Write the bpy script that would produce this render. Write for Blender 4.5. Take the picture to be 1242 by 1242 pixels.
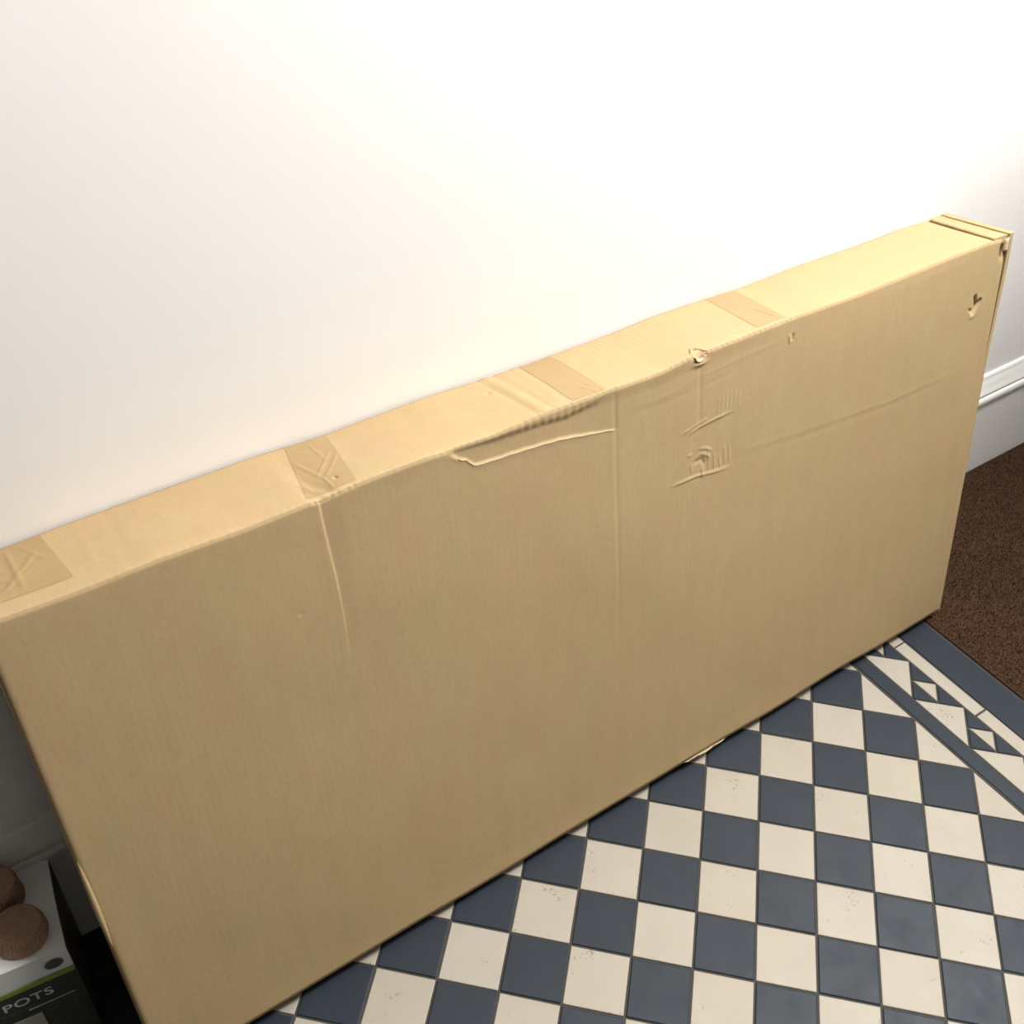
import bpy, bmesh, math, random
import numpy as np
from mathutils import Matrix, Vector

# ---------------------------------------------------------------- units
S = 0.075          # one floor tile = 7.5 cm; all layout numbers below are in tiles
sc = bpy.context.scene
for o in list(bpy.data.objects):
    bpy.data.objects.remove(o)
C = sc.collection
random.seed(4)
rng = np.random.default_rng(7)

# ---------------------------------------------------------------- camera
cam_d = bpy.data.cameras.new('camera')
cam = bpy.data.objects.new('camera', cam_d)
C.objects.link(cam)
Rr = (0.8230906573520638, -0.5660243990563603, 0.0462401281641146)
Rd = (-0.35132629023639894, -0.5714696135012358, -0.7416146699152316)
Rf = (0.4461968260403441, 0.5941707334745078, -0.6692305521372202)
CP = (-9.20531136, -10.41523267, 17.30086901)
cam.matrix_world = Matrix(((Rr[0], -Rd[0], -Rf[0], CP[0]*S),
                           (Rr[1], -Rd[1], -Rf[1], CP[1]*S),
                           (Rr[2], -Rd[2], -Rf[2], CP[2]*S),
                           (0, 0, 0, 1)))
cam_d.sensor_width = 36
cam_d.lens = 1343.47/1242*36
cam_d.clip_start = 0.01
sc.camera = cam

# ---------------------------------------------------------------- world, lights, exposure
sc.view_settings.view_transform = 'Standard'
sc.view_settings.look = 'None'
sc.view_settings.gamma = 1
sc.view_settings.use_curve_mapping = False
sc.view_settings.exposure = 0.36
w = bpy.data.worlds.new('world')
sc.world = w
w.use_nodes = True
w.node_tree.nodes['Background'].inputs[0].default_value = (0.75, 0.85, 1, 1)
w.node_tree.nodes['Background'].inputs[1].default_value = 0.3

DOOR_X = 17.4
FRONT_Y = -14.0
CEIL = 33.0
def area(name, loc, size, power, col, rot):
    d = bpy.data.lights.new(name, 'AREA')
    d.shape = 'RECTANGLE'
    d.size, d.size_y = size[0]*S, size[1]*S
    d.energy = power
    d.color = col
    o = bpy.data.objects.new(name, d)
    o.location = [v*S for v in loc]
    o.rotation_euler = rot
    C.objects.link(o)
    return o
# daylight coming in through the fanlight over the front door and through the door's glazed panel
area('daylight_door_glass', (DOOR_X-0.35, -7.0, 23.8), (5.0, 8.0), 50, (1.0, 0.98, 0.955), (0, math.radians(90), 0))
area('daylight_fanlight', (DOOR_X-0.35, -7.0, 30.2), (1.8, 8.0), 5, (0.96, 0.97, 1.0), (0, math.radians(90), 0))
# flush ceiling lamp of the hall
area('ceiling_lamp_light', (3.9, -8.3, CEIL-1.75), (3.0, 3.0), 27, (1.0, 0.965, 0.925), (0, 0, 0))

# ---------------------------------------------------------------- materials
def mat(name, col, rough=0.6, spec=0.5):
    m = bpy.data.materials.new(name)
    m.use_nodes = True
    b = m.node_tree.nodes['Principled BSDF']
    b.inputs['Base Color'].default_value = (*col, 1)
    b.inputs['Roughness'].default_value = rough
    b.inputs['Specular IOR Level'].default_value = spec
    return m, m.node_tree.nodes, m.node_tree.links, b

def ramp(N, L, src, stops):
    r = N.new('ShaderNodeValToRGB')
    r.color_ramp.elements.remove(r.color_ramp.elements[1])
    r.color_ramp.elements[0].position = stops[0][0]
    r.color_ramp.elements[0].color = (*stops[0][1], 1)
    for p, c in stops[1:]:
        e = r.color_ramp.elements.new(p)
        e.color = (*c, 1)
    L.new(src, r.inputs[0])
    return r.outputs[0]

def noise(N, L, scale, detail=4, stretch=None, rough=0.55, coord='Object', w=None):
    tc = N.new('ShaderNodeTexCoord')
    src = tc.outputs[coord]
    if stretch:
        mp = N.new('ShaderNodeMapping')
        mp.inputs['Scale'].default_value = stretch
        L.new(src, mp.inputs[0])
        src = mp.outputs[0]
    n = N.new('ShaderNodeTexNoise')
    if w is not None:
        n.noise_dimensions = '4D'
        L.new(w, n.inputs['W'])
    n.inputs['Scale'].default_value = scale
    n.inputs['Detail'].default_value = detail
    n.inputs['Roughness'].default_value = rough
    L.new(src, n.inputs['Vector'])
    return n.outputs[0]

def mixc(N, L, fac, a, b, mode='MIX'):
    m = N.new('ShaderNodeMix')
    m.data_type = 'RGBA'
    m.blend_type = mode
    for i, v in ((0, fac), (6, a), (7, b)):
        if hasattr(v, 'is_output'):
            L.new(v, m.inputs[i])
        elif i == 0:
            m.inputs[0].default_value = v
        else:
            m.inputs[i].default_value = (*v, 1)
    return m.outputs[2]

def bump(N, L, b, h, strength, dist, prev=None):
    n = N.new('ShaderNodeBump')
    n.inputs['Strength'].default_value = strength
    n.inputs['Distance'].default_value = dist
    L.new(h, n.inputs['Height'])
    if prev is not None:
        L.new(prev, n.inputs['Normal'])
    L.new(n.outputs[0], b.inputs['Normal'])
    return n.outputs[0]

def kraft(name, base, fleck, flute=0.05, rough=0.62):
    m, N, L, b = mat(name, base, rough, 0.15)
    big = noise(N, L, 3.5, 3)
    c1 = mixc(N, L, big, tuple(v*0.94 for v in base), tuple(min(1, v*1.06) for v in base))
    fine = noise(N, L, 420, 2, (1, 1, 0.35))
    f = ramp(N, L, fine, [(0.36, fleck), (0.50, (1, 1, 1))])
    st = ramp(N, L, noise(N, L, 55, 3, (1, 1, 0.06)), [(0.3, (0.955, 0.955, 0.94)), (0.7, (1, 1, 1))])
    c1 = mixc(N, L, 1.0, c1, st, 'MULTIPLY')
    hue = ramp(N, L, noise(N, L, 14, 3, (1, 1, 0.5)), [(0.35, (1.0, 0.965, 0.95)), (0.65, (0.97, 1.0, 0.955))])
    c1 = mixc(N, L, 1.0, c1, hue, 'MULTIPLY')
    L.new(mixc(N, L, 0.16, c1, f, 'MULTIPLY'), b.inputs['Base Color'])
    tc = N.new('ShaderNodeTexCoord')
    wv = N.new('ShaderNodeTexWave')
    wv.wave_type = 'BANDS'
    wv.bands_direction = 'X'
    wv.inputs['Scale'].default_value = 1/(0.0075*3.2)/1.0
    wv.inputs['Distortion'].default_value = 0.6
    wv.inputs['Detail'].default_value = 1
    L.new(tc.outputs['Object'], wv.inputs['Vector'])
    mod = noise(N, L, 5, 2, (1, 1, 0.5))
    mm = N.new('ShaderNodeMath')
    mm.operation = 'MULTIPLY'
    L.new(wv.outputs['Fac'], mm.inputs[0])
    L.new(mod, mm.inputs[1])
    p = bump(N, L, b, mm.outputs[0], flute, 0.0008)
    bump(N, L, b, noise(N, L, 60, 4), 0.04, 0.002, p)
    return m

KB = (0.412, 0.302, 0.168)
M_kraft = kraft('kraft_cardboard', KB, (0.70, 0.62, 0.52))
M_kraft_in = kraft('kraft_inner', (0.50, 0.355, 0.20), (0.7, 0.62, 0.52), 0.05)
M_edge = mat('torn_paper_edge', (0.50, 0.395, 0.255), 0.8)[0]
M_hollow_shade = mat('hollow_shade', (0.24, 0.17, 0.11), 0.9)[0]

def tape_mat():
    m, N, L, b = mat('packing_tape', (0.36, 0.25, 0.125), 0.38, 0.3)
    n = noise(N, L, 40, 3)
    L.new(mixc(N, L, n, (0.305, 0.210, 0.098), (0.345, 0.242, 0.116)), b.inputs['Base Color'])
    bump(N, L, b, noise(N, L, 90, 3), 0.15, 0.001)
    return m
M_tape = tape_mat()

def wall_mat():
    m, N, L, b = mat('wall_paint', (0.86, 0.845, 0.83), 0.65, 0.3)
    p = bump(N, L, b, noise(N, L, 160, 3), 0.06, 0.001)
    bump(N, L, b, noise(N, L, 6, 3), 0.05, 0.004, p)
    sm = ramp(N, L, noise(N, L, 9, 6, (1, 1, 1.8), 0.7), [(0.70, (1, 1, 1)), (0.80, (0.93, 0.93, 0.93))])
    L.new(mixc(N, L, 1.0, (0.86, 0.845, 0.83), sm, 'MULTIPLY'), b.inputs['Base Color'])
    return m
M_wall = wall_mat()
M_ceiling = mat('ceiling_paint', (0.30, 0.29, 0.27), 0.8)[0]  # ceiling darkened to hold down light bounced into the hall
M_far = mat('bounce_cut_dark', (0.05, 0.046, 0.04), 0.8)[0]  # unseen front wall made dark only to cut bounced light
M_trim = mat('gloss_white_paint', (0.84, 0.83, 0.80), 0.30)[0]
M_door = mat('door_paint', (0.10, 0.13, 0.15), 0.35)[0]

def pane_mat():
    m = bpy.data.materials.new('daylit_obscure_glass')
    m.use_nodes = True
    N, L = m.node_tree.nodes, m.node_tree.links
    b = N['Principled BSDF']
    b.inputs['Base Color'].default_value = (0.8, 0.85, 0.87, 1)
    b.inputs['Roughness'].default_value = 0.3
    b.inputs['Emission Color'].default_value = (0.95, 0.97, 1, 1)
    b.inputs['Emission Strength'].default_value = 2.0
    return m
M_pane = pane_mat()
M_lamp, _n, _l, _b = mat('opal_lamp_shade', (0.85, 0.83, 0.78), 0.4)
_b.inputs['Emission Color'].default_value = (1, 0.95, 0.86, 1)
_b.inputs['Emission Strength'].default_value = 4.0

def cream_tile():
    m, N, L, b = mat('cream_tile', (0.52, 0.48, 0.40), 0.5, 0.3)
    oi = N.new('ShaderNodeObjectInfo')
    rnd = oi.outputs['Random']
    mul = N.new('ShaderNodeMath'); mul.operation = 'MULTIPLY'; mul.inputs[1].default_value = 37.0
    L.new(rnd, mul.inputs[0])
    W = mul.outputs[0]
    big = noise(N, L, 22, 4, w=W)
    c = mixc(N, L, big, (0.325, 0.295, 0.245), (0.38, 0.35, 0.295))
    tint = ramp(N, L, rnd, [(0, (0.94, 0.93, 0.90)), (0.5, (1, 1, 1)), (1, (0.98, 0.955, 0.91))])
    c = mixc(N, L, 1.0, c, tint, 'MULTIPLY')
    # pits and scuffs: dark specks that gather only where a slow noise allows, on some tiles more than others
    sp = noise(N, L, 230, 2, w=W)
    gate = noise(N, L, 34, 2, w=W)
    g = ramp(N, L, gate, [(0.60, (0, 0, 0)), (0.68, (1, 1, 1))])
    s = ramp(N, L, sp, [(0.57, (0, 0, 0)), (0.63, (1, 1, 1))])
    k = mixc(N, L, 1.0, g, s, 'MULTIPLY')
    c = mixc(N, L, k, c, (0.20, 0.18, 0.155))
    L.new(c, b.inputs['Base Color'])
    L.new(ramp(N, L, noise(N, L, 30, 3, w=W), [(0.3, (0.46,)*3), (0.7, (0.56,)*3)]), b.inputs['Roughness'])
    bump(N, L, b, noise(N, L, 70, 4, w=W), 0.08, 0.001)
    return m
M_cream = cream_tile()

def slate_tile():
    m, N, L, b = mat('blue_grey_tile', (0.07, 0.083, 0.098), 0.46, 0.25)
    oi = N.new('ShaderNodeObjectInfo')
    rnd = oi.outputs['Random']
    mul = N.new('ShaderNodeMath'); mul.operation = 'MULTIPLY'; mul.inputs[1].default_value = 23.0
    L.new(rnd, mul.inputs[0])
    W = mul.outputs[0]
    c = mixc(N, L, noise(N, L, 25, 5, w=W), (0.012, 0.018, 0.026), (0.018, 0.026, 0.037))
    tint = ramp(N, L, rnd, [(0, (0.90, 0.92, 0.95)), (1, (1.08, 1.05, 1.02))])
    c = mixc(N, L, 1.0, c, tint, 'MULTIPLY')
    L.new(c, b.inputs['Base Color'])
    L.new(ramp(N, L, noise(N, L, 30, 3, w=W), [(0.3, (0.46,)*3), (0.7, (0.56,)*3)]), b.inputs['Roughness'])
    bump(N, L, b, noise(N, L, 70, 4, w=W), 0.08, 0.001)
    return m
M_slate = slate_tile()
def grout_mat():
    m, N, L, b = mat('grout', (0.14, 0.13, 0.12), 0.85)
    L.new(mixc(N, L, noise(N, L, 60, 4), (0.025, 0.023, 0.02), (0.055, 0.05, 0.043)), b.inputs['Base Color'])
    return m
M_grout = grout_mat()
def coir_mat():
    m, N, L, b = mat('coir', (0.20, 0.11, 0.055), 0.9, 0.1)
    c = mixc(N, L, noise(N, L, 260, 3), (0.034, 0.019, 0.011), (0.066, 0.038, 0.022))
    c = mixc(N, L, noise(N, L, 5, 3), mixc(N, L, 0.3, c, (0.02, 0.014, 0.010)), mixc(N, L, 0.35, c, (0.10, 0.045, 0.022)))
    L.new(c, b.inputs['Base Color'])
    return m
M_coir = coir_mat()

# ---------------------------------------------------------------- helpers
def link(o, parent=None):
    C.objects.link(o)
    if parent is not None:
        o.parent = parent
    return o

def mesh_obj(name, verts, faces, m, parent=None, org=(0, 0, 0), smooth=False):
    """verts in tiles (world); stored relative to org (tiles)"""
    me = bpy.data.meshes.new(name)
    me.from_pydata([((v[0]-org[0])*S, (v[1]-org[1])*S, (v[2]-org[2])*S) for v in verts], [], faces)
    if m: me.materials.append(m)
    if smooth:
        me.polygons.foreach_set('use_smooth', [True]*len(me.polygons))
    me.update()
    o = bpy.data.objects.new(name, me)
    link(o, parent)
    if parent is None:
        o.location = [v*S for v in org]
    return o

def fix_normals(o):
    bm = bmesh.new(); bm.from_mesh(o.data)
    bmesh.ops.recalc_face_normals(bm, faces=bm.faces)
    bm.to_mesh(o.data); bm.free()
    return o

def box_vf(a, b):
    x0, y0, z0 = a; x1, y1, z1 = b
    v = [(x0, y0, z0), (x1, y0, z0), (x1, y1, z0), (x0, y1, z0), (x0, y0, z1), (x1, y0, z1), (x1, y1, z1), (x0, y1, z1)]
    f = [(0, 3, 2, 1), (4, 5, 6, 7), (0, 1, 5, 4), (1, 2, 6, 5), (2, 3, 7, 6), (3, 0, 4, 7)]
    return v, f
def box(name, a, b, m, parent=None, org=None, bev=0):
    if org is None: org = tuple((p+q)/2 for p, q in zip(a, b)) if parent is None else (0, 0, 0)
    v, f = box_vf(a, b)
    o = mesh_obj(name, v, f, m, parent, org)
    if bev:
        md = o.modifiers.new('bevel', 'BEVEL'); md.width = bev*S; md.segments = 2
    return o
def joined(name, boxes, m, parent=None, org=(0, 0, 0)):
    V, F = [], []
    for a, b in boxes:
        v, f = box_vf(a, b)
        n = len(V); V += v; F += [tuple(i+n for i in q) for q in f]
    return mesh_obj(name, V, F, m, parent, org)
def struct(o):
    o['kind'] = 'structure'
    return o
def tag(o, label, cat, group=None):
    o['label'] = label; o['category'] = cat
    if group: o['group'] = group
    return o
def empty(name, loc, label, cat, group=None, rz=0):
    o = bpy.data.objects.new(name, None)
    o.empty_display_size = 0.05
    C.objects.link(o)
    o.location = [v*S for v in loc]
    o.rotation_euler = (0, 0, rz)
    return tag(o, label, cat, group)

# ================================================================= ROOM SHELL
WY = 0.35
LX = -44.0
struct(box('wall_back', (LX, WY, -0.6), (DOOR_X+1, WY+1.5, CEIL), M_wall))
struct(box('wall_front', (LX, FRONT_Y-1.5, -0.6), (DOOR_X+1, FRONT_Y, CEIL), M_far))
struct(box('wall_left', (LX-1.5, FRONT_Y-1.5, -0.6), (LX, WY+1.5, CEIL), M_ceiling))
struct(box('ceiling', (LX-1.5, FRONT_Y-1.5, CEIL), (DOOR_X+2, WY+1.5, CEIL+1.5), M_ceiling))
# door wall on the right: masonry around the opening
struct(fix_normals(joined('wall_right', [((DOOR_X, FRONT_Y, -0.6), (DOOR_X+1.5, -12.6, CEIL)),
                             ((DOOR_X, -1.0, -0.6), (DOOR_X+1.5, WY, CEIL)),
                             ((DOOR_X, -12.6, 31.8), (DOOR_X+1.5, -1.0, CEIL))], M_wall)))
dr = struct(fix_normals(joined('door_1', [((DOOR_X+0.1, -12.4, 0.1), (DOOR_X+0.7, -1.2, 20.8)),
                             ((DOOR_X+0.1, -12.4, 26.8), (DOOR_X+0.7, -1.2, 28.0)),
                             ((DOOR_X+0.1, -12.4, 20.8), (DOOR_X+0.7, -11.2, 26.8)),
                             ((DOOR_X+0.1, -2.8, 20.8), (DOOR_X+0.7, -1.2, 26.8))], M_door)))
box('pane', (DOOR_X+0.3, -11.2, 20.8), (DOOR_X+0.4, -2.8, 26.8), M_pane, dr, (0, 0, 0))
box('letter_plate', (DOOR_X-0.0, -8.4, 13.0), (DOOR_X+0.1, -5.2, 13.9), M_trim, dr, (0, 0, 0))
wn = struct(fix_normals(joined('window_1', [((DOOR_X, -12.6, 28.0), (DOOR_X+0.8, -1.0, 29.0)),
                               ((DOOR_X, -12.6, 31.4), (DOOR_X+0.8, -1.0, 31.8)),
                               ((DOOR_X, -12.6, 29.0), (DOOR_X+0.8, -11.9, 31.4)),
                               ((DOOR_X, -1.7, 29.0), (DOOR_X+0.8, -1.0, 31.4))], M_trim)))
box('pane', (DOOR_X+0.3, -11.9, 29.0), (DOOR_X+0.4, -1.7, 31.4), M_pane, wn, (0, 0, 0))

# flush ceiling lamp (behind and above the camera)
def ceiling_lamp():
    t = empty('ceiling_lamp', (3.9, -8.3, CEIL), 'round white flush ceiling lamp above the tiled hall floor', 'lamp')
    def disc(name, prof, m):
        n = 40
        V = [(r*math.cos(2*math.pi*i/n), r*math.sin(2*math.pi*i/n), z) for r, z in prof for i in range(n)]
        F = [(k*n+i, k*n+(i+1) % n, (k+1)*n+(i+1) % n, (k+1)*n+i) for k in range(len(prof)-1) for i in range(n)]
        F += [tuple(range(n)), tuple(range((len(prof)-1)*n, len(prof)*n))]
        return fix_normals(mesh_obj(name, V, F, m, t))
    disc('mount', [(1.2, 0.0), (1.25, -0.15), (1.1, -0.3)], M_trim)
    disc('shade', [(1.3, -0.3), (2.1, -0.55), (2.3, -0.95), (2.1, -1.3), (1.4, -1.5)], M_lamp)
    return t

# skirting board with a moulded top, extruded along X
def skirting(name, x0, x1, flip=False):
    prof = [(0.35, 3.14), (0.31, 3.14), (0.285, 3.10), (0.27, 3.02), (0.235, 2.92), (0.20, 2.80), (0.165, 2.70), (0.155, 2.66),
            (0.20, 2.645), (0.215, 2.61), (0.20, 2.58), (0.135, 2.555), (0.115, 2.50), (0.115, 2.43), (0.135, 2.38),
            (0.185, 2.355), (0.19, 2.33), (0.19, 0.0), (0.35, 0.0)]
    n = len(prof)
    V = [(x, (y if not flip else FRONT_Y+WY-y), z) for x in (x0, x1) for y, z in prof]
    F = [(i, (i+1) % n, n+(i+1) % n, n+i) for i in range(n)] + [tuple(range(n)), tuple(range(2*n-1, n-1, -1))]
    o = mesh_obj(name, V, F, M_trim, None, ((x0+x1)/2, 0, 0))
    fix_normals(o)
    return struct(o)
ceiling_lamp()
skirting('baseboard_back', LX, DOOR_X)
skirting('baseboard_front', LX, DOOR_X, True)

# ================================================================= FLOOR with encaustic tiles
floor = struct(box('floor', (LX-1, FRONT_Y-1, -0.6), (DOOR_X+1.5, WY+1, -0.022), M_grout, None, (0, 0, 0)))
R2 = math.sqrt(2)
GAP = 0.020
TH = 0.02           # tile top above the bed
BED = -0.0215

def poly_tile_mesh(name, pts, m, bev=0.012):
    """convex polygon pts (local, tiles): slab with a bevelled rim, 12-24 triangles"""
    n = len(pts)
    def inset(P, d):
        out = []
        for i in range(n):
            a, b, c = Vector(P[i-1]), Vector(P[i]), Vector(P[(i+1) % n])
            e1 = (b-a).normalized(); e2 = (c-b).normalized()
            n1 = Vector((-e1.y, e1.x)); n2 = Vector((-e2.y, e2.x))
            k = d/(1+n1.dot(n2))
            out.append(tuple(b+(n1+n2)*k))
        return out
    o1 = inset(pts, GAP); o2 = inset(pts, GAP+bev)
    V = [(x*S, y*S, BED*S) for x, y in o1] + [(x*S, y*S, -bev*0.55*S) for x, y in o1] + [(x*S, y*S, 0) for x, y in o2]
    F = []
    for i in range(n):
        j = (i+1) % n
        F.append((i, j, n+j, n+i)); F.append((n+i, n+j, 2*n+j, 2*n+i))
    F.append(tuple(range(2*n, 3*n))); F.append(tuple(range(n-1, -1, -1)))
    me = bpy.data.meshes.new(name)
    me.from_pydata(V, [], F)
    me.materials.append(m)
    return me
def put_tile(me, x, y, rz=0.0, jitter=True):
    o = bpy.data.objects.new('tile', me)
    C.objects.link(o)
    o.parent = floor
    j = rng.normal(0, 1, 4) if jitter else np.zeros(4)
    o.location = ((x+0.003*j[0])*S, (y+0.003*j[1])*S, 0.0008*j[2]*S)
    o.rotation_euler = (0, 0, rz+0.0035*j[3])
    return o
h = 1/R2
sq = [(0, -h), (h, 0), (0, h), (-h, 0)]
me_sq = {1: poly_tile_mesh('tile_cream', sq, M_cream), 0: poly_tile_mesh('tile_slate', sq, M_slate)}
# field: X = (c-r)/sqrt2, Y = -(c+r)/sqrt2 ; cell centre = (c+.5, r+.5)
XL0, XR0 = -12, 8            # c-r limits (field edges)
def visible(x, y, z=0, m=60):
    d = (x-CP[0], y-CP[1], z-CP[2])
    f = sum(a*b for a, b in zip(d, Rf))
    if f <= 0: return False
    u = 1343.47*sum(a*b for a, b in zip(d, Rr))/f+621
    v = 1343.47*sum(a*b for a, b in zip(d, Rd))/f+621
    return -m < u < 1242+m and -m < v < 1242+m
far = {0: [], 1: []}
for c in range(-14, 26):
    for r in range(-14, 26):
        k = c-r
        x = k/R2; y = -(c+r+1)/R2
        if not (XL0 < k < XR0) or y > WY+0.5 or y < FRONT_Y-0.5:
            continue
        colr = 1 if (c+r) % 2 == 0 else 0
        if y+h > WY-0.02 or y-h < FRONT_Y:
            continue
        if visible(x, y, 0, 90):
            put_tile(me_sq[colr], x, y)
        else:
            far[colr].append((x, y))
# half tiles (cream triangles) closing the chequered field along both borders
triR = [(-h, 0), (0, -h), (0, h)]
me_triR = poly_tile_mesh('tile_triangle', triR, M_cream)
for i in range(-1, 10):
    y = -i*R2-h
    if y+h < WY-0.02 and y-h > FRONT_Y:
        put_tile(me_triR, XR0/R2, y)
        put_tile(me_triR, XL0/R2, y, math.pi)
# joined far field tiles
for colr, pts in far.items():
    V, F = [], []
    src = me_sq[colr]
    for (x, y) in pts:
        n = len(V)
        V += [(v.co.x/S+x, v.co.y/S+y, v.co.z/S) for v in src.vertices]
        F += [tuple(i+n for i in pl.vertices) for pl in src.polygons]
    o = mesh_obj('outlying_tiles', V, F, M_cream if colr else M_slate, floor)
    o['kind'] = 'stuff'
# border bands
def rect(w, l): return [(-w/2, -l/2), (w/2, -l/2), (w/2, l/2), (-w/2, l/2)]
def band(x0, x1, y0, length, m, count):
    me = poly_tile_mesh('tile_strip', rect(x1-x0, length), m)
    for i in range(count):
        yc = y0-length*(i+0.5)
        if yc+length/2 > WY or yc-length/2 < FRONT_Y:
            continue
        put_tile(me, (x0+x1)/2, yc)
L21 = 2.098
T0 = -2.775+L21*1
band(5.69, 6.03, T0-1.0, 6.3, M_slate, 2)
band(6.755, 7.095, T0, L21, M_cream, 6)
band(7.105, 7.90, T0-0.55, 6.3, M_slate, 2)
for b0, b1, mm in ((5.69, 6.03, M_slate), (6.755, 7.095, M_cream), (7.105, 7.90, M_slate)):
    yy = {5.69: T0-1.0, 6.755: T0, 7.105: T0-0.55}[b0]
    put_tile(poly_tile_mesh('tile_strip', rect(b1-b0, 0.30-yy), mm), (b0+b1)/2, (yy+0.17)/2-0.0, jitter=False)
X0, X1 = 6.035, 6.755
hb = R2/2
me_big = poly_tile_mesh('tile_triangle', [(0, hb), (0, -hb), (X1-X0, 0)][::1], M_cream)
# small triangles: dark x3 and cream x1 inside each inverted triangle
d = (X1-X0)/2
me_sc = poly_tile_mesh('tile_triangle', [(0, hb/2), (0, -hb/2), (d, 0)], M_cream)
me_sd = poly_tile_mesh('tile_triangle', [(0, -hb/2), (0, hb/2), (-d, 0)], M_slate)
for k in range(-1, 9):
    yc = -0.36-R2*k
    if yc+hb > WY-0.02: continue
    put_tile(me_big, X0, yc)
    y2 = yc-hb                      # centre of the inverted triangle
    if y2-hb < FRONT_Y: continue
    put_tile(me_sc, X0+d, y2)       # apex toward X1
    put_tile(me_sd, X0+d, y2)       # lower dark, apex at X0
    put_tile(me_sd, X1, y2+hb/2)
    put_tile(me_sd, X1, y2-hb/2)
# left border: plain dark band
band(-9.35, -8.52, -0.7, L21, M_slate, 6)
band(-10.4, -9.35, -0.2, L21, M_slate, 6)
band(-11.5, -10.4, -0.9, L21, M_slate, 6)

# ================================================================= COIR MAT
cm = box('coir_mat', (7.95, FRONT_Y+0.2, BED), (DOOR_X-0.2, 0.17, 0.02), M_coir, None, (14, -7, 0))
tag(cm, 'brown coir doormat filling the floor beyond the tiled border, right of the box', 'doormat')
NB = 70000
bx = rng.uniform(7.97, 15.8, NB); by = rng.uniform(-7.5, 0.15, NB)
ang = rng.uniform(0, 2*np.pi, NB); ln = rng.uniform(0.03, 0.075, NB); lean = rng.uniform(0.0, 0.06, NB)
wd = 0.009
la = rng.uniform(0, 2*np.pi, NB)
V = np.zeros((NB, 3, 3))
V[:, 0] = np.c_[bx-wd*np.cos(ang), by-wd*np.sin(ang), np.full(NB, 0.015)]
V[:, 1] = np.c_[bx+wd*np.cos(ang), by+wd*np.sin(ang), np.full(NB, 0.015)]
V[:, 2] = np.c_[np.clip(bx+lean*np.cos(la), 7.94, 99), np.clip(by+lean*np.sin(la), -99, 0.18), 0.015+ln]
V = V.reshape(-1, 3)-np.array([14, -7, 0])
me = bpy.data.meshes.new('coir_fibres')
me.vertices.add(NB*3); me.vertices.foreach_set('co', (V*S).ravel())
me.loops.add(NB*3); me.loops.foreach_set('vertex_index', np.arange(NB*3))
me.polygons.add(NB); me.polygons.foreach_set('loop_start', np.arange(NB)*3)
me.update(); me.validate(); me.materials.append(M_coir)
fo = link(bpy.data.objects.new('coir_fibres', me), cm); fo['kind'] = 'stuff'

# ================================================================= LARGE CARDBOARD BOX
Xl, Xr, th, D, H, yb = -9.06, 8.262, 0.19, 1.471, 8.296, -1.24
U = np.array([0, math.sin(th), math.cos(th)])      # up the face
Vv = np.array([0, math.cos(th), -math.sin(th)])    # into the depth
BB = np.array([0, yb, 0.0]); BF = BB-Vv*D
EX = np.array([1.0, 0, 0])
FX = 8.14                                           # right edge of the front panel
root = empty('cardboard_box', (-0.4, -1.9, 0), 'long flat brown cardboard box sealed with tape, leaning on edge against the white wall', 'box')
ORG = np.array([-0.4, -1.9, 0])
T = 0.05
Fe = np.array([(-9.1, 0.02), (-8.84, 0.02), (-7.96, -0.006), (-7.11, 0.009), (-6.06, -0.025), (-5.3, -0.012), (-5.08, -0.045), (-4.8, -0.01), (-4.36, 0.005), (-3.63, -0.006), (-3.35, -0.03),
               (-2.59, -0.052), (-1.82, -0.02), (-1.32, -0.029), (-0.52, -0.05), (-0.08, -0.07), (0.31, -0.075), (0.85, -0.02), (1.2, -0.02), (2.07, -0.018),
               (2.75, -0.015), (4.36, -0.055), (5.1, -0.049), (6.64, -0.022), (7.6, -0.03), (7.95, -0.06), (8.2, -0.13)])
Be = np.array([(-9.1, 0), (-8.5, 0.006), (-7.97, 0.017), (-7.19, 0.026), (-6.46, 0.028), (-5.42, 0.03), (-4.29, -0.015), (-3.57, 0.0), (-2.87, 0.01), (-1.92, -0.022),
               (-1.44, -0.037), (0.48, -0.036), (1.3, 0.0), (2.14, -0.005), (3.19, -0.04), (4.55, -0.01), (6.06, -0.03), (7.08, -0.01), (8.3, -0.05)])
fe = lambda x: np.interp(x, Fe[:, 0], Fe[:, 1])
be = lambda x: np.interp(x, Be[:, 0], Be[:, 1])
sst = lambda a, b, x: (lambda t: t*t*(3-2*t))(np.clip((x-a)/(b-a), 0, 1))
def vnoise(x, y, seed=0):
    """cheap smooth value noise"""
    r = np.random.default_rng(seed).uniform(-1, 1, (64, 64))
    xi = np.floor(x).astype(int); yi = np.floor(y).astype(int)
    fx = x-xi; fy = y-yi; fx = fx*fx*(3-2*fx); fy = fy*fy*(3-2*fy)
    g = lambda a, b: r[a % 64, b % 64]
    return (g(xi, yi)*(1-fx)+g(xi+1, yi)*fx)*(1-fy)+(g(xi, yi+1)*(1-fx)+g(xi+1, yi+1)*fx)*fy
def seg_dist(x, y, a, b):
    ax, ay = a; bx_, by_ = b
    dx, dy = bx_-ax, by_-ay
    t = np.clip(((x-ax)*dx+(y-ay)*dy)/(dx*dx+dy*dy), 0, 1)
    return np.hypot(x-ax-t*dx, y-ay-t*dy), t
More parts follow.
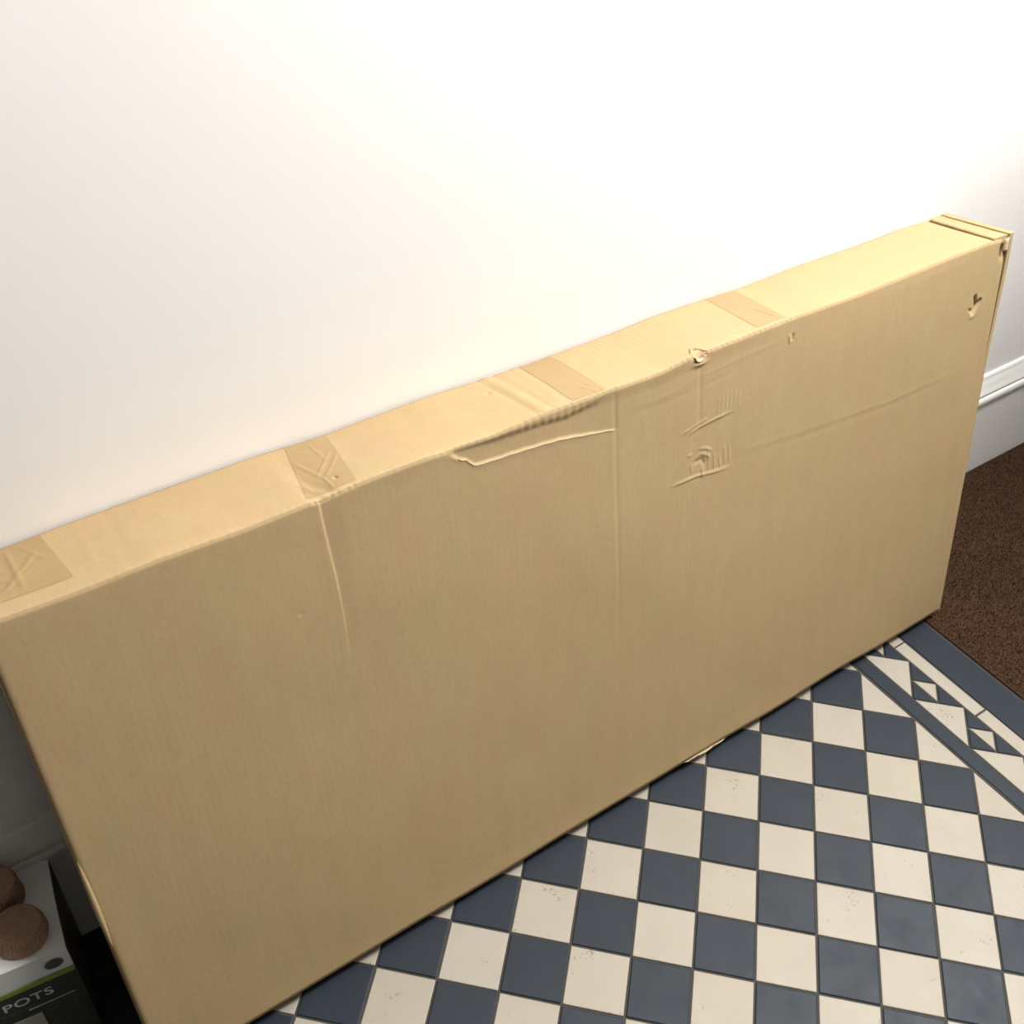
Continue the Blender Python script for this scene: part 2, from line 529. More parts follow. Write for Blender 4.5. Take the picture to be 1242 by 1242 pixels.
def ridge(x, y, pts, amp, wid):
    """raised (or sunk) crease along a polyline, tapering at both ends"""
    out = np.zeros_like(x)
    n = len(pts)-1
    best = np.full_like(x, 1e9); tt = np.zeros_like(x)
    for i in range(n):
        dd, t = seg_dist(x, y, pts[i], pts[i+1])
        m_ = dd < best
        best = np.where(m_, dd, best); tt = np.where(m_, (t+i)/n, tt)
    tap = np.clip(np.minimum(tt, 1-tt)*5, 0.0, 1)
    return 0.38*amp*np.exp(-(best/wid)**2)*tap

def face_disp(x, hh):
    """outward displacement of the front panel: x along, hh up the face"""
    d = 0.018*vnoise(x*0.35+5, hh*0.4, 1)+0.005*vnoise(x*1.1, hh*1.2+3, 2)
    edge = np.minimum(sst(0, 0.5, x-Xl), sst(0, 0.5, FX-x))*sst(0, 0.4, hh)*sst(0, 0.25, H-hh)
    d = d*edge
    # rounded-over top fold, slightly saw-toothed by the crushed flutes
    tooth = 0.006*np.sin(x*2*np.pi/0.11)+0.004*np.sin(x*2*np.pi/0.077+1)
    d = d-(0.022-tooth*0.8)*np.exp(-((H-hh)/0.03)**2)
    # A: long dented crease running down from the top edge under the second tape
    xc = -5.13+0.012*(8.2-hh)+0.02*np.sin(hh*2.1)
    fade = sst(5.2, 8.0, hh)
    wd_ = 0.19+0.14*fade
    tt = (x-xc)/wd_
    rec = np.where((tt > 0) & (tt < 1), (1-tt)**1.3, 0)*sst(0.0, 0.10, tt)
    d = d-0.017*fade*rec
    d = d+0.001*fade*np.exp(-((x-xc+0.05)/0.05)**2)
    # B: full-height score line
    fb = sst(3.4, 5.2, hh)*sst(8.32, 7.9, hh)
    d = d-0.005*fb*np.exp(-((x+0.56)/0.028)**2)+0.0015*fb*np.exp(-((x+0.64)/0.05)**2)
    # C: crushed strip under the top edge between the tear and the score line
    hc = np.interp(x, [-3.30, -3.21, -3.14, -3.05, -3.00, -2.93, -2.36, -1.54, -0.56], [8.23, 8.17, 8.10, 8.07, 8.00, 7.93, 7.885, 7.79, 7.59])+0.003*np.sin(x*23)
    inx = sst(-3.30, -3.20, x)*(0.25+0.75*sst(-0.55, -1.3, x))*sst(-0.50, -0.60, x)
    low = sst(-0.006, 0.016, hh-hc)
    upl = np.interp(x, [-3.2, -2.5, -1.4, -0.9, -0.55], [8.23, 8.17, 8.06, 8.12, 8.3])
    d = d-0.030*inx*low*sst(0.10, -0.03, hh-upl)
    d = d+0.004*inx*np.exp(-((hh-hc+0.035)/0.035)**2)
    band_ = inx*sst(-0.02, 0.05, hh-upl)
    d = d+band_*(0.005*np.sin(x*2*np.pi/0.13)*sst(8.35, 8.1, hh))
    # faint long ridges below the top edge
    d += ridge(x, hh, [(-0.4, 7.86), (0.4, 7.83), (1.0, 7.9), (1.9, 7.94), (3.2, 7.98)], 0.006, 0.045)
    d += ridge(x, hh, [(-0.5, 7.72), (0.4, 7.70), (1.1, 7.72), (2.2, 7.8)], -0.006, 0.05)
    # D: bruised rectangle with bright lips and wrinkled flutes
    bx0, bx1, bh0, bh1 = 0.95, 1.72, 6.08, 7.12
    ins = sst(bx0-0.2, bx0+0.1, x)*sst(bx1+0.2, bx1-0.05, x)*sst(bh0, bh0+0.1, hh)*sst(bh1+0.02, bh1-0.12, hh)
    d -= 0.007*ins
    d += 1.25*ridge(x, hh, [(0.66, 7.03), (0.95, 7.09), (1.25, 7.14)], 0.018, 0.022)
    d += 1.25*ridge(x, hh, [(0.80, 6.98), (1.02, 7.04), (1.35, 7.07), (1.75, 7.08)], 0.030, 0.024)
    d += 1.25*ridge(x, hh, [(0.45, 6.20), (0.75, 6.20), (1.0, 6.19), (1.35, 6.13), (1.7, 6.09)], 0.034, 0.024)
    d += 1.25*ridge(x, hh, [(1.12, 6.12), (1.13, 6.30)], 0.03, 0.022)
    for sx, sh, ln_ in ((1.26, 6.18, .42), (1.38, 6.14, .36), (1.50, 6.14, .22), (1.60, 6.16, .36), (1.70, 6.14, .40), (0.90, 6.25, .22)):
        d += 1.25*ridge(x, hh, [(sx, sh), (sx-0.02, sh+ln_)], 0.018, 0.018)
    d += 1.25*ridge(x, hh, [(0.96, 6.50), (1.08, 6.56), (1.2, 6.50), (1.3, 6.40)], 0.024, 0.022)
    d += 1.25*ridge(x, hh, [(1.02, 6.66), (1.18, 6.62), (1.34, 6.52)], 0.022, 0.022)
    d += 1.25*ridge(x, hh, [(0.93, 6.44), (1.12, 6.44), (1.16, 6.32)], -0.035, 0.030)
    d += 1.25*ridge(x, hh, [(0.9, 6.62), (0.8, 6.60)], 0.02, 0.02)
    for q in range(6):
        d += 1.25*ridge(x, hh, [(1.40+q*0.085, 7.12), (1.42+q*0.085, 7.44)], 0.009, 0.020)
    for q in range(5):
        d += 1.25*ridge(x, hh, [(0.62+q*0.11, 5.98), (0.62+q*0.11, 5.65)], 0.005, 0.022)
    # E: faint long diagonal fold to the right
    d += ridge(x, hh, [(1.7, 6.32), (2.4, 6.24), (4.0, 6.08), (5.5, 5.95), (6.6, 5.93), (7.6, 5.95)], 0.006, 0.05)
    d += ridge(x, hh, [(2.2, 6.14), (4.0, 5.97), (5.5, 5.85), (7.4, 5.84)], -0.006, 0.06)
    # G: small nick, vertical rub lines
    d += ridge(x, hh, [(2.83, 8.04), (2.86, 7.86)], 0.035, 0.022)
    d += ridge(x, hh, [(2.93, 8.02), (2.90, 7.9)], -0.05, 0.025)
    d += ridge(x, hh, [(5.37, 8.2), (5.42, 7.35)], 0.010, 0.022)
    d += ridge(x, hh, [(7.96, 7.9), (7.95, 6), (7.97, 4), (8.0, 1.5)], -0.018, 0.03)
    d += ridge(x, hh, [(1.02, 8.2), (1.03, 7.6), (1.05, 6.9)], -0.016, 0.04)
    # H: pierced star near the top right corner
    d += 0.004*np.exp(-((np.hypot(x-7.57, hh-7.12)-0.17)/0.06)**2)
    d += ridge(x, hh, [(7.44, 7.00), (7.56, 7.10), (7.68, 7.24)], -0.36, 0.034)
    d += ridge(x, hh, [(7.47, 7.36), (7.56, 7.12)], -0.30, 0.028)
    d += ridge(x, hh, [(7.36, 7.13), (7.42, 7.06)], -0.10, 0.02)
    d += ridge(x, hh, [(7.42, 6.93), (7.56, 6.95)], 0.03, 0.02)
    # I: notch crushed into the top edge
    d -= 0.16*np.exp(-((x-1.0)/0.085)**2-((hh-8.26)/0.06)**2)
    d += 0.03*np.exp(-((x-1.0)/0.12)**2-((hh-8.12)/0.04)**2)
    # J: corner dent at the upper right
    d -= 0.10*np.exp(-((x-8.08)/0.07)**2-((hh-8.1)/0.14)**2)
    # pin mark
    d -= 0.012*np.exp(-(np.hypot(x+5.63, hh-6.78)/0.025)**2)
    return d

def grid_sheet(name, xs, ts, fn, m, parent, thick=T, smooth=True, label=None):
    nx, nt = len(xs), len(ts)
    Xg, Tg = np.meshgrid(xs, ts)                    # rows = t
    P = fn(Xg, Tg).reshape(-1, 3)-ORG
    me = bpy.data.meshes.new(name)
    nq = (nx-1)*(nt-1)
    i = (np.arange(nt-1)[:, None]*nx+np.arange(nx-1)[None]).ravel()
    quads = np.c_[i, i+1, i+nx+1, i+nx]
    me.vertices.add(nx*nt); me.vertices.foreach_set('co', (P*S).ravel())
    me.loops.add(nq*4); me.loops.foreach_set('vertex_index', quads.ravel())
    me.polygons.add(nq); me.polygons.foreach_set('loop_start', np.arange(nq)*4)
    me.update(calc_edges=True)
    me.materials.append(m)
    if smooth: me.polygons.foreach_set('use_smooth', np.ones(nq, bool))
    me.validate()
    o = link(bpy.data.objects.new(name, me), parent)
    if thick:
        md = o.modifiers.new('thickness', 'SOLIDIFY'); md.thickness = thick*S; md.offset = -1; md.use_even_offset = False
    if label: o['label'] = label
    return o

# --- front panel
xs = np.unique(np.round(np.r_[np.arange(Xl, -5.35, 0.036), np.arange(-5.35, -4.6, 0.014), np.arange(-4.6, -3.4, 0.036), np.arange(-3.4, -0.4, 0.024), np.arange(-0.4, 0.4, 0.03), np.arange(0.4, 3.0, 0.016), np.arange(3.0, 7.2, 0.04), np.arange(7.2, 7.9, 0.016), np.arange(7.9, FX, 0.03), FX], 4))
hs = np.unique(np.r_[np.arange(0, 5.6, 0.08), np.arange(5.6, H, 0.018), H])
hs = hs[(np.abs(np.diff(np.r_[-1, hs])) > 0.004)]
def f_front(X, Hh):
    k = sst(H-1.0, H, Hh)
    lift = fe(X)*k
    # the bottom edge: worn, with one torn lip
    bot = 0.03*vnoise(X*0.6, X*0+2, 5)*sst(0.4, 0, Hh)
    d = face_disp(X, Hh)
    xx = X-0.0*Hh
    # gentle rounding of the left edge
    d = d-0.02*np.exp(-((X-Xl)/0.03)**2)
    return BF+EX*xx[..., None]+U*(Hh+lift+bot)[..., None]-Vv*d[..., None]
grid_sheet('front_panel', xs, hs, f_front, M_kraft, root)

# --- top panel (t = depth from the front edge)
TX = 7.80
ts = np.linspace(0, D, 44)
def top_disp(X, t):
    d = 0.012*vnoise(X*0.7, t*1.2, 11)+0.004*vnoise(X*3, t*3, 12)
    d = d*sst(0, 0.12, t)*sst(0, 0.1, D-t)
    # transverse crushed pleats between tape two and three
    def xl(a, b): return a+(b-a)*(t/D)
    d -= 0.014*np.exp(-((X-xl(-1.86, -1.95))/0.035)**2)
    d += 0.012*np.exp(-((X-xl(-1.74, -1.80))/0.05)**2)
    d -= 0.010*np.exp(-((X-xl(-1.60, -1.66))/0.035)**2)
    d += 0.004*np.exp(-((X-xl(-1.42, -1.30))/0.05)**2)
    # crumpled flutes to the right of tape three
    d += 0.005*np.sin((X+0.0*t)*2*np.pi/0.105)*sst(-0.4, 0.0, X)*sst(1.3, 0.7, X)*sst(0.4, 0.9, t)
    d += 0.003*np.exp(-((X-xl(-7.75, -7.65))/0.05)**2)-0.003*np.exp(-((X-xl(-7.4, -7.3))/0.06)**2)
    # ridge running into the crease at the front edge
    d += 0.014*np.exp(-((X+5.02+0.35*t)/0.05)**2)*sst(0.85, 0.1, t)
    d -= 0.008*np.exp(-((X+4.90+0.35*t)/0.05)**2)*sst(0.85, 0.1, t)
    d -= 0.05*np.exp(-(np.hypot(X+2.03, t-0.99)/0.028)**2)
    d -= 0.05*np.exp(-(np.hypot(X+4.75, t-0.32)/0.024)**2)
    d -= 0.12*np.exp(-((X-1.0)/0.09)**2-((t+0.01)/0.07)**2)
    d += 0.006*np.exp(-((X-4.9+0.2*t)/0.03)**2)
    return d
def f_top(X, t):
    k = t/D
    lift = fe(X)*(1-k)+be(X)*k
    roundf = 0.020*np.exp(-(t/0.03)**2)
    roundb = 0.03*np.exp(-((D-t)/0.04)**2)
    tooth = 0.006*np.sin(X*2*np.pi/0.11)*np.exp(-(t/0.05)**2)
    t2 = t+(D*0.0)
    return BF+U*H+EX*X[..., None]+Vv*(t2+0.016*np.exp(-(t/0.05)**2))[..., None]+U*(lift+top_disp(X, t)-roundf-roundb+tooth)[..., None]
tp = grid_sheet('top_panel', np.arange(Xl, TX, 0.036), ts[::-1], lambda X, t: f_top(X, t), M_kraft, root)
tp.data.flip_normals()

def brd(name, x0, x1, t0, t1, h0, h1, m, label=None, dx=(0, 0)):
    """flat board given in box coordinates: x, depth t, height h; dx=(shift at bottom, shift at top)"""
    P = []
    for x in (x0, x1):
        for t in (t0, t1):
            for k, hh in enumerate((h0, h1)):
                P.append(BF+EX*(x+dx[k])+Vv*t+U*hh)
    F = [(0, 1, 3, 2), (4, 6, 7, 5), (0, 4, 5, 1), (2, 3, 7, 6), (0, 2, 6, 4), (1, 5, 7, 3)]
    o = mesh_obj(name, P, F, m, root, tuple(ORG))
    fix_normals(o)
    if label: o['label'] = label
    md = o.modifiers.new('bevel', 'BEVEL'); md.width = 0.014*S; md.segments = 2
    return o
brd('back_panel', Xl, 8.1, D-T, D, 0.06, H-0.06, M_kraft)
brd('bottom_panel', Xl, 8.1, 0.05, D, 0.0, T, M_kraft)
brd('end_panel', Xl, Xl+T, 0.06, D-T, T, H-0.08, M_kraft)
brd('end_panel', FX-0.13, FX-0.08, 0.06, D-T, T, H-0.08, M_kraft)
# right end: outer flap slightly ajar, wider at the top
def flap():
    n = 40
    hsf = np.linspace(0.0, H-0.02, n)
    gap = lambda q: 0.0+0.075*sst(5.4, 7.9, q)
    V, F = [], []
    prof_t = [0.015, 0.03, D-0.05, D-0.02]
    for q in hsf:
        g = gap(q)
        for (xx, t) in ((FX+0.004+g, 0.06), (FX+0.012+g, 0.008), (FX+0.085+g*1.2, 0.008), (FX+0.115+g*1.3, 0.03), (FX+0.115+g*1.3, D-0.03), (FX+0.004+g, D-0.03)):
            V.append(BF+EX*xx+Vv*t+U*q)
    for i in range(n-1):
        for j in range(6):
            a = i*6+j; b = i*6+(j+1) % 6
            F.append((a, b, b+6, a+6))
    F.append(tuple(range(6))); F.append(tuple(range((n-1)*6, n*6)))
    o = mesh_obj('end_flap', V, F, M_kraft, root, tuple(ORG))
    return fix_normals(o)
flap()
# folded tab across the top of the right end, with a slit before it
def tab(name, x0, x1, t0, t1, hlow, hhigh, m, skew=0.0, label=None):
    n = 24
    V, F = [], []
    for i in range(n):
        t = t0+(t1-t0)*i/(n-1)
        sk = skew*(t/D)
        r = [(x0, hlow), (x0, hhigh-0.015), (x0+0.02, hhigh), (x1-0.03, hhigh-0.005), (x1, hhigh-0.04), (x1, hlow)]
        wob = 0.002*math.sin(i*0.9)
        for (x, hh) in r:
            V.append(BF+EX*(x+sk)+Vv*t+U*(hh+wob))
    for i in range(n-1):
        for j in range(6):
            a = i*6+j; b = i*6+(j+1) % 6
            F.append((a, b, b+6, a+6))
    F.append(tuple(range(6))); F.append(tuple(range((n-1)*6, n*6)))
    o = mesh_obj(name, V, F, m, root, tuple(ORG))
    fix_normals(o)
    if label: o['label'] = label
    return o
tab('end_tab', TX+0.025, 8.15, 0.03, D-0.05, H-0.16, H-0.02, M_kraft, 0.06)
tab('end_tab', 8.155, FX+0.20, 0.05, D-0.02, H-0.14, H-0.045, M_kraft, 0.04)
# curled torn corner fold
def curl():
    n = 16
    V, F = [], []
    for i in range(n):
        a = math.pi*1.15*i/(n-1)
        x = 8.10+0.055*math.cos(a)*-1
        tt = -0.01-0.035*math.sin(a)
        for q in (H-0.28, H-0.25, H-0.11, H-0.06):
            V.append(BF+EX*(x-0.02*(q-H+0.2))+Vv*tt+U*q)
    for i in range(n-1):
        for j in range(3):
            a = i*4+j
            F.append((a, a+4, a+5, a+1))
    o = mesh_obj('corner_fold', V, F, M_edge, root, tuple(ORG), True)
    o['label'] = 'pale torn corner fold'
    md = o.modifiers.new('thickness', 'SOLIDIFY'); md.thickness = 0.014*S; md.offset = 0
curl()
# small hollow beside the fold: solid board, shade put into its dark colour
brd('corner_hollow_shade', 8.19, 8.25, 0.0, 0.03, H-0.36, H-0.09, M_hollow_shade, 'dark solid patch painted as the shaded hollow at the torn corner')

# bulging pale lip on the left edge near the bottom, and torn lip under the bottom edge
def lip(name, pts, r, m, label):
    V, F = [], []
    n = len(pts)
    for i, (x, t, hh) in enumerate(pts):
        s_ = math.sin(math.pi*i/(n-1))**0.6 if 0 < i < n-1 else 0.05
        for k in range(6):
            a = k*math.pi/3
            V.append(BF+EX*(x+r[0]*s_*math.cos(a))+Vv*(t+r[1]*s_*math.sin(a))+U*(hh+r[2]*s_*math.sin(a)))
    for i in range(n-1):
        for k in range(6):
            a = i*6+k; b = i*6+(k+1) % 6
            F.append((a, b, b+6, a+6))
    F.append(tuple(range(6))); F.append(tuple(range((n-1)*6, n*6)))
    o = mesh_obj(name, V, F, m, root, tuple(ORG), True)
    fix_normals(o); o['label'] = label
    return o
lip('edge_bulge', [(Xl+0.02, 0.015, 4.65-i*0.135) for i in range(14)], (0.045, 0.035, 0), M_kraft, 'bulging bent left edge')
lip('torn_lip', [(0.95+0.085*i, 0.0, 0.0-0.01*math.sin(i*1.3)) for i in range(13)], (0.02, 0.025, 0.028), M_edge, 'torn pale paper lip along the bottom edge')

# paper-edge line of the torn upper ply, its lit rim painted pale
def line_strip(name, pts, wid, m, label, lift=0.0015):
    V, F = [], []
    for x, hh in pts:
        dd = face_disp(np.array([x]), np.array([hh-wid*1.0]))[0]+lift
        lf = fe(x)*float(sst(H-1.0, H, hh))
        for s_ in (-1, 1):
            V.append(BF+EX*x+U*(hh+lf+s_*wid)-Vv*dd)
    for i in range(len(pts)-1):
        F.append((2*i, 2*i+2, 2*i+3, 2*i+1))
    o = mesh_obj(name, V, F, m, root, tuple(ORG))
    o['label'] = label
    md = o.modifiers.new('thickness', 'SOLIDIFY'); md.thickness = 0.012*S; md.offset = 0
    return o
xx = np.linspace(-3.16, -0.60, 70)
hcx = np.interp(xx, [-3.30, -3.21, -3.14, -3.05, -3.00, -2.93, -2.36, -1.54, -0.56], [8.23, 8.17, 8.10, 8.07, 8.00, 7.93, 7.885, 7.79, 7.59])+0.003*np.sin(xx*23)
line_strip('torn_ply_lit_edge', [(a, b-0.004) for a, b in zip(xx, hcx)], 0.009, M_edge, 'edge of the torn outer paper, lit line painted pale')

# --- tape strips on the top
def tape(c, label, wr, seed, tmax=D+0.0):
    """c: (x at back-left, back-right, front-right, front-left), (t back, t front)"""
    (xbl, xbr, xfr, xfl), (tb, tf) = c
    nx, nt = 46, 60
    V = []
    F = []
    lobes = np.random.default_rng(seed)
    folds = wr
    for j in range(nt):
        v = j/(nt-1)
        for i in range(nx):
            u = i/(nx-1)
            x = (xbl*(1-u)+xbr*u)*(1-v)+(xfl*(1-u)+xfr*u)*v
            t = tb*(1-v)+tf*v
            P_ = f_top(np.array([x]), np.array([min(t, D)]))[0]
            dz = 0.0035
            for (a, b, amp, wd2) in folds:
                q, s2 = seg_dist(np.array([u]), np.array([v]), a, b)
                dz += 0.28*amp*math.exp(-(q[0]/wd2)**2)*min(1, 5*min(s2[0], 1-s2[0])+0.15)
            V.append(P_+U*dz)
    for j in range(nt-1):
        for i in range(nx-1):
            a = j*nx+i
            F.append((a, a+nx, a+nx+1, a+1))
    o = mesh_obj('tape_strip', V, F, M_tape, root, tuple(ORG), True)
    o['label'] = label
    return o
tape(((-9.0, -8.07, -7.98, -9.0), (D-0.02, 0.30)), 'wrinkled tape at the left end',
     [((0.55, 0.1), (0.50, 0.95), 0.035, 0.03), ((0.85, 0.3), (0.35, 0.8), 0.03, 0.025), ((0.2, 0.9), (0.75, 0.55), 0.03, 0.02),
      ((0.1, 0.35), (0.45, 0.75), 0.02, 0.03), ((0.7, 0.1), (0.9, 0.55), 0.02, 0.03), ((0.3, 0.1), (0.4, 0.5), 0.02, 0.03), ((0.05, 0.98), (0.45, 0.86), 0.02, 0.02)], 1)
tape(((-4.93, -4.33, -4.57, -5.24), (D-0.03, 0.10)), 'creased tape second from the left',
     [((0.05, 0.35), (0.45, 0.75), 0.03, 0.03), ((0.45, 0.75), (0.55, 0.98), 0.035, 0.03), ((0.85, 0.35), (0.35, 0.72), 0.03, 0.02),
      ((0.98, 0.42), (0.5, 0.78), 0.03, 0.02), ((0.15, 0.2), (0.75, 0.35), 0.02, 0.03), ((0.5, 0.1), (0.7, 0.5), 0.02, 0.03), ((0.2, 0.9), (0.5, 0.86), 0.015, 0.02)], 2)
tape(((-1.22, -0.65, -0.70, -1.28), (D-0.04, 0.05)), 'smooth tape in the middle',
     [((0.55, 0.80), (0.78, 0.97), 0.02, 0.025), ((0.75, 0.72), (0.82, 0.9), 0.02, 0.02), ((0.1, 0.95), (0.6, 0.93), 0.015, 0.02)], 3)
tape(((2.40, 3.02, 2.82, 2.22), (D-0.04, 0.09)), 'tape fourth from the left',
     [((0.65, 0.55), (0.85, 0.95), 0.035, 0.022), ((0.5, 0.8), (0.75, 0.9), 0.02, 0.02)], 4)
# torn notch lip on the top edge
def notch():
    V, F = [], []
    n = 12
    for i in range(n):
        a = math.pi*i/(n-1)
        for k, rr in enumerate((0.6, 1.0)):
            x = 1.0-0.10*rr*math.cos(a)
            hh = H-0.055-0.075*rr*math.sin(a)
            V.append(BF+EX*x+U*(hh+fe(x))-Vv*(0.02-0.05*(1-k)))
    for i in range(n-1):
        F.append((2*i, 2*i+1, 2*i+3, 2*i+2))
    o = mesh_obj('torn_notch', V, F, M_edge, root, tuple(ORG), True)
    o['label'] = 'small pale torn notch on the top edge'
    md = o.modifiers.new('thickness', 'SOLIDIFY'); md.thickness = 0.012*S; md.offset = 0
notch()

# ================================================================= PACK OF POTS (lower left corner)
yaw = -math.atan2(0.21, 1.47)*1.0
PC = (-9.56, -1.35)                                    # front right corner
pk = empty('pot_pack', (PC[0], PC[1], 0), 'white and dark green printed cardboard pack reading POTS, standing left of the large box', 'pack', None, 0)
PH = 2.45
ex = np.array([-0.9945, 0.105])                        # along the front, to the left
ey = np.array([0.1414, 0.990])                         # along the side, to the back
PW, PD = 2.1, 1.47
def pkp(u, v, z):
    p = np.array([0, 0])+ex*u+ey*v
    return (p[0], p[1], z)
M_pwhite = mat('pack_white', (0.86, 0.87, 0.86), 0.35)[0]
M_pdark = mat('pack_dark_print', (0.045, 0.046, 0.036), 0.45)[0]
M_pgreen = mat('pack_green_stripe', (0.26, 0.36, 0.06), 0.4)[0]
M_pgrey = mat('pack_grey_ink', (0.085, 0.10, 0.095), 0.45)[0]
M_pink = mat('pack_pale_ink', (0.62, 0.62, 0.58), 0.5)[0]
M_pfaint = mat('pack_faint_ink', (0.12, 0.12, 0.11), 0.5)[0]
M_pphoto = mat('pack_photo_print', (0.40, 0.40, 0.34), 0.5)[0]
# body: sides bow slightly (hollow-waisted top edge), lid dips toward the back
def pack_body():
    n = 14
    V, F = [], []
    zs = [0, PH*0.72, PH]
    ring = []
    for i in range(n): ring.append((0.0+0.012*math.sin(math.pi*i/(n-1)), PD*i/(n-1)))
    for i in range(1, 6): ring.append((PW*i/6, PD))
    for i in range(n): ring.append((PW, PD*(1-i/(n-1))))
    for i in range(5, 0, -1): ring.append((PW*i/6, 0.0))
    m_ = len(ring)
    for z in zs:
        for (u, v) in ring: V.append(pkp(u, v, z))
    for k in range(2):
        for i in range(m_):
            j = (i+1) % m_
            F.append((k*m_+i, k*m_+j, (k+1)*m_+j, (k+1)*m_+i))
    F.append(tuple(range(m_-1, -1, -1))); F.append(tuple(range(2*m_, 3*m_)))
    o = mesh_obj('carton', V, F, M_pwhite, pk)
    fix_normals(o)
    return o
pack_body()
def fq(name, u0, u1, z0, z1, m, off=0.012, bow=0.0, label=None, n=10):
    """thin printed sheet wrapped on the pack's front face"""
    V, F = [], []
    for i in range(n+1):
        u = u0+(u1-u0)*i/n
        b = bow*math.sin(math.pi*min(1, max(0, u/PW)))
        for z in (z0+b, z1+b):
            V.append(pkp(u, -off, z))
    for i in range(n): F.append((2*i, 2*i+2, 2*i+3, 2*i+1))
    o = mesh_obj(name, V, F, m, pk)
    o2 = o.modifiers.new('thickness', 'SOLIDIFY'); o2.thickness = 0.008*S; o2.offset = 0
    if label: o['label'] = label
    return o
fq('printed_panel', 0.0, PW, 0.0, 1.87, M_pdark, 0.010, -0.0, 'dark green printed panel')
fq('printed_stripe', 0.0, PW, 1.85, 1.96, M_pgreen, 0.018, 0.0, 'lime green stripe')
fq('printed_rule', 0.12, 0.75, 1.30, 1.315, M_pink, 0.018, 0.0, 'thin pale rule')
fq('printed_picture', 0.62, 1.25, 0.45, 1.12, M_pphoto, 0.018, 0.0, 'pale printed picture')
# right side face: dark print with the gap's shade put into its colour
V = [pkp(-0.006-0.05*0, v, z) for z in (0, PH-0.02) for v in (0.0, PD)]
sd = []
n = 14
V = []; F = []
for i in range(n):
    v = PD*i/(n-1); u = 0.012*math.sin(math.pi*i/(n-1))-0.008
    V += [pkp(u, v, 0), pkp(u, v, PH-0.01)]
for i in range(n-1): F.append((2*i, 2*i+2, 2*i+3, 2*i+1))
o = mesh_obj('side_shade_print', V, F, mat('pack_side_shade_print', (0.10, 0.085, 0.07), 0.5)[0], pk)
o['label'] = 'dark printed side with gap shade in its colour'
# oval badge on the white band
V, F = [], []
for i in range(28):
    a = 2*math.pi*i/28
    V.append(pkp(0.215+0.125*math.cos(a), -0.014, 2.19+0.115*math.sin(a)))
F.append(tuple(range(28)))
ob = mesh_obj('printed_badge', V, F, M_pgrey, pk); ob['label'] = 'dark oval badge'
V, F = [], []
for i in range(28):
    a = 2*math.pi*i/28
    for rr in (0.80, 0.88):
        V.append(pkp(0.215+0.125*rr*math.cos(a), -0.018, 2.19+0.115*rr*math.sin(a)))
for i in range(28):
    a = 2*i; b = 2*((i+1) % 28)
    F.append((a, a+1, b+1, b))
mesh_obj('printed_ring', V, F, mat('pack_badge_ring', (0.22, 0.24, 0.23), 0.5)[0], ob)

# lettering
def lettering(txt, size, u_right, z, m, name, extrude=0.001):
    cu = bpy.data.curves.new('t', 'FONT')
    cu.body = txt; cu.size = size; cu.align_x = 'RIGHT'; cu.space_character = 1.08
    cu.offset = 0.004
    tmp = bpy.data.objects.new('t', cu)
    C.objects.link(tmp)
    bpy.context.view_layer.update()
    me = bpy.data.meshes.new_from_object(tmp.evaluated_get(bpy.context.evaluated_depsgraph_get()))
    bpy.data.objects.remove(tmp)
    for v in me.vertices:
        p = pkp(u_right-v.co.x, -0.020, z+v.co.y)
        v.co = (p[0]*S, p[1]*S, p[2]*S)
    me.materials.clear(); me.materials.append(m)
    me.name = name
    o = link(bpy.data.objects.new(name, me), pk)
    o['label'] = 'pale printed lettering'
    return o
lettering('POTS', 0.27, 0.36, 1.50, M_pink, 'lettering')
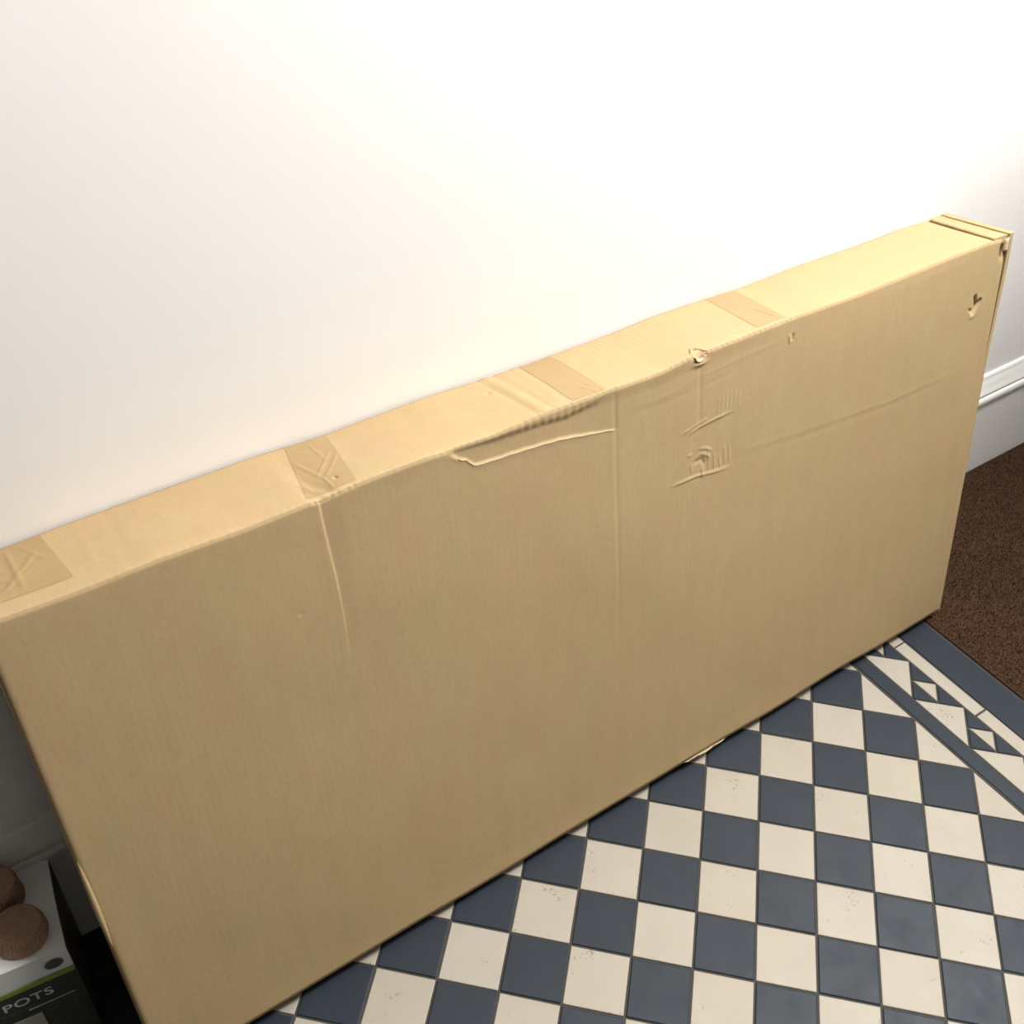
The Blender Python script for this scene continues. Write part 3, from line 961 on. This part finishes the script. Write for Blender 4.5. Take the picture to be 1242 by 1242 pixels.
# unreadable small print: rows of tiny strokes
V, F = [], []
def row(u0, u1, z, hgt):
    u = u0
    while u < u1:
        w_ = random.uniform(0.012, 0.03)
        n0 = len(V)
        for (a, b) in ((u, z), (u+w_, z), (u+w_, z+hgt), (u, z+hgt)):
            V.append(pkp(a, -0.016, b))
        F.append((n0, n0+1, n0+2, n0+3))
        u += w_+random.choice((0.01, 0.012, 0.03))
for q in range(9):
    row(0.14, 0.56, 1.18-q*0.11, 0.035)
row(0.66, 1.1, 1.36, 0.04)
o = mesh_obj('small_print', V, F, M_pfaint, pk); o['label'] = 'unreadable faint small print'; o['kind'] = 'stuff'

# ---- fibre pots, upside down on the pack
def fibre():
    m, N, L, b = mat('peat_fibre', (0.22, 0.125, 0.075), 0.95, 0.1)
    c = mixc(N, L, noise(N, L, 240, 5), (0.28, 0.17, 0.115), (0.50, 0.33, 0.23))
    L.new(c, b.inputs['Base Color'])
    bump(N, L, b, noise(N, L, 300, 4), 0.6, 0.002)
    return m
M_fibre = fibre()
def pot(cx, cy, z0, r0, r1, hgt, tilt, label):
    t = empty('fibre_pot', (cx, cy, z0), label, 'plant pot', 'inverted fibre pots on the pack')
    t.rotation_euler = tilt
    n = 72
    def lathe(name, prof, flute):
        V, F = [], []
        for (r, z, fl) in prof:
            for i in range(n):
                a = 2*math.pi*i/n
                rr = r*(1+fl*flute*math.cos(a*36)+fl*0.01*math.sin(a*5+z*9))
                V.append((rr*math.cos(a), rr*math.sin(a), z))
        for k in range(len(prof)-1):
            for i in range(n):
                j = (i+1) % n
                F.append((k*n+i, k*n+j, (k+1)*n+j, (k+1)*n+i))
        F.append(tuple(range(len(prof)*n-n, len(prof)*n)))
        F.append(tuple(range(n-1, -1, -1)))
        return mesh_obj(name, V, F, M_fibre, t, (0, 0, 0))
    lathe('side', [(r0*0.97, 0.0, 0), (r0*1.0, 0.02, 0.2), (r0*0.985, 0.06, 1), (r0*0.93, hgt*0.45, 1), (r1*1.09, hgt*0.8, 1), (r1*1.03, hgt*0.93, 1)], 0.022)
    lathe('base', [(r1*1.03, hgt*0.93, 0.6), (r1*0.99, hgt*0.99, 0.5), (r1*0.93, hgt, 0.3), (r1*0.88, hgt-0.015, 0)], 0.015)
    return t
pot(-10.01, -0.86, PH, 0.36, 0.295, 0.32, (math.radians(0), math.radians(6), 0), 'nearer brown fibre pot upside down on the pack')
pot(-10.10, -0.17, PH, 0.34, 0.29, 0.42, (0, 0, 0), 'farther and darker brown fibre pot beside the skirting')
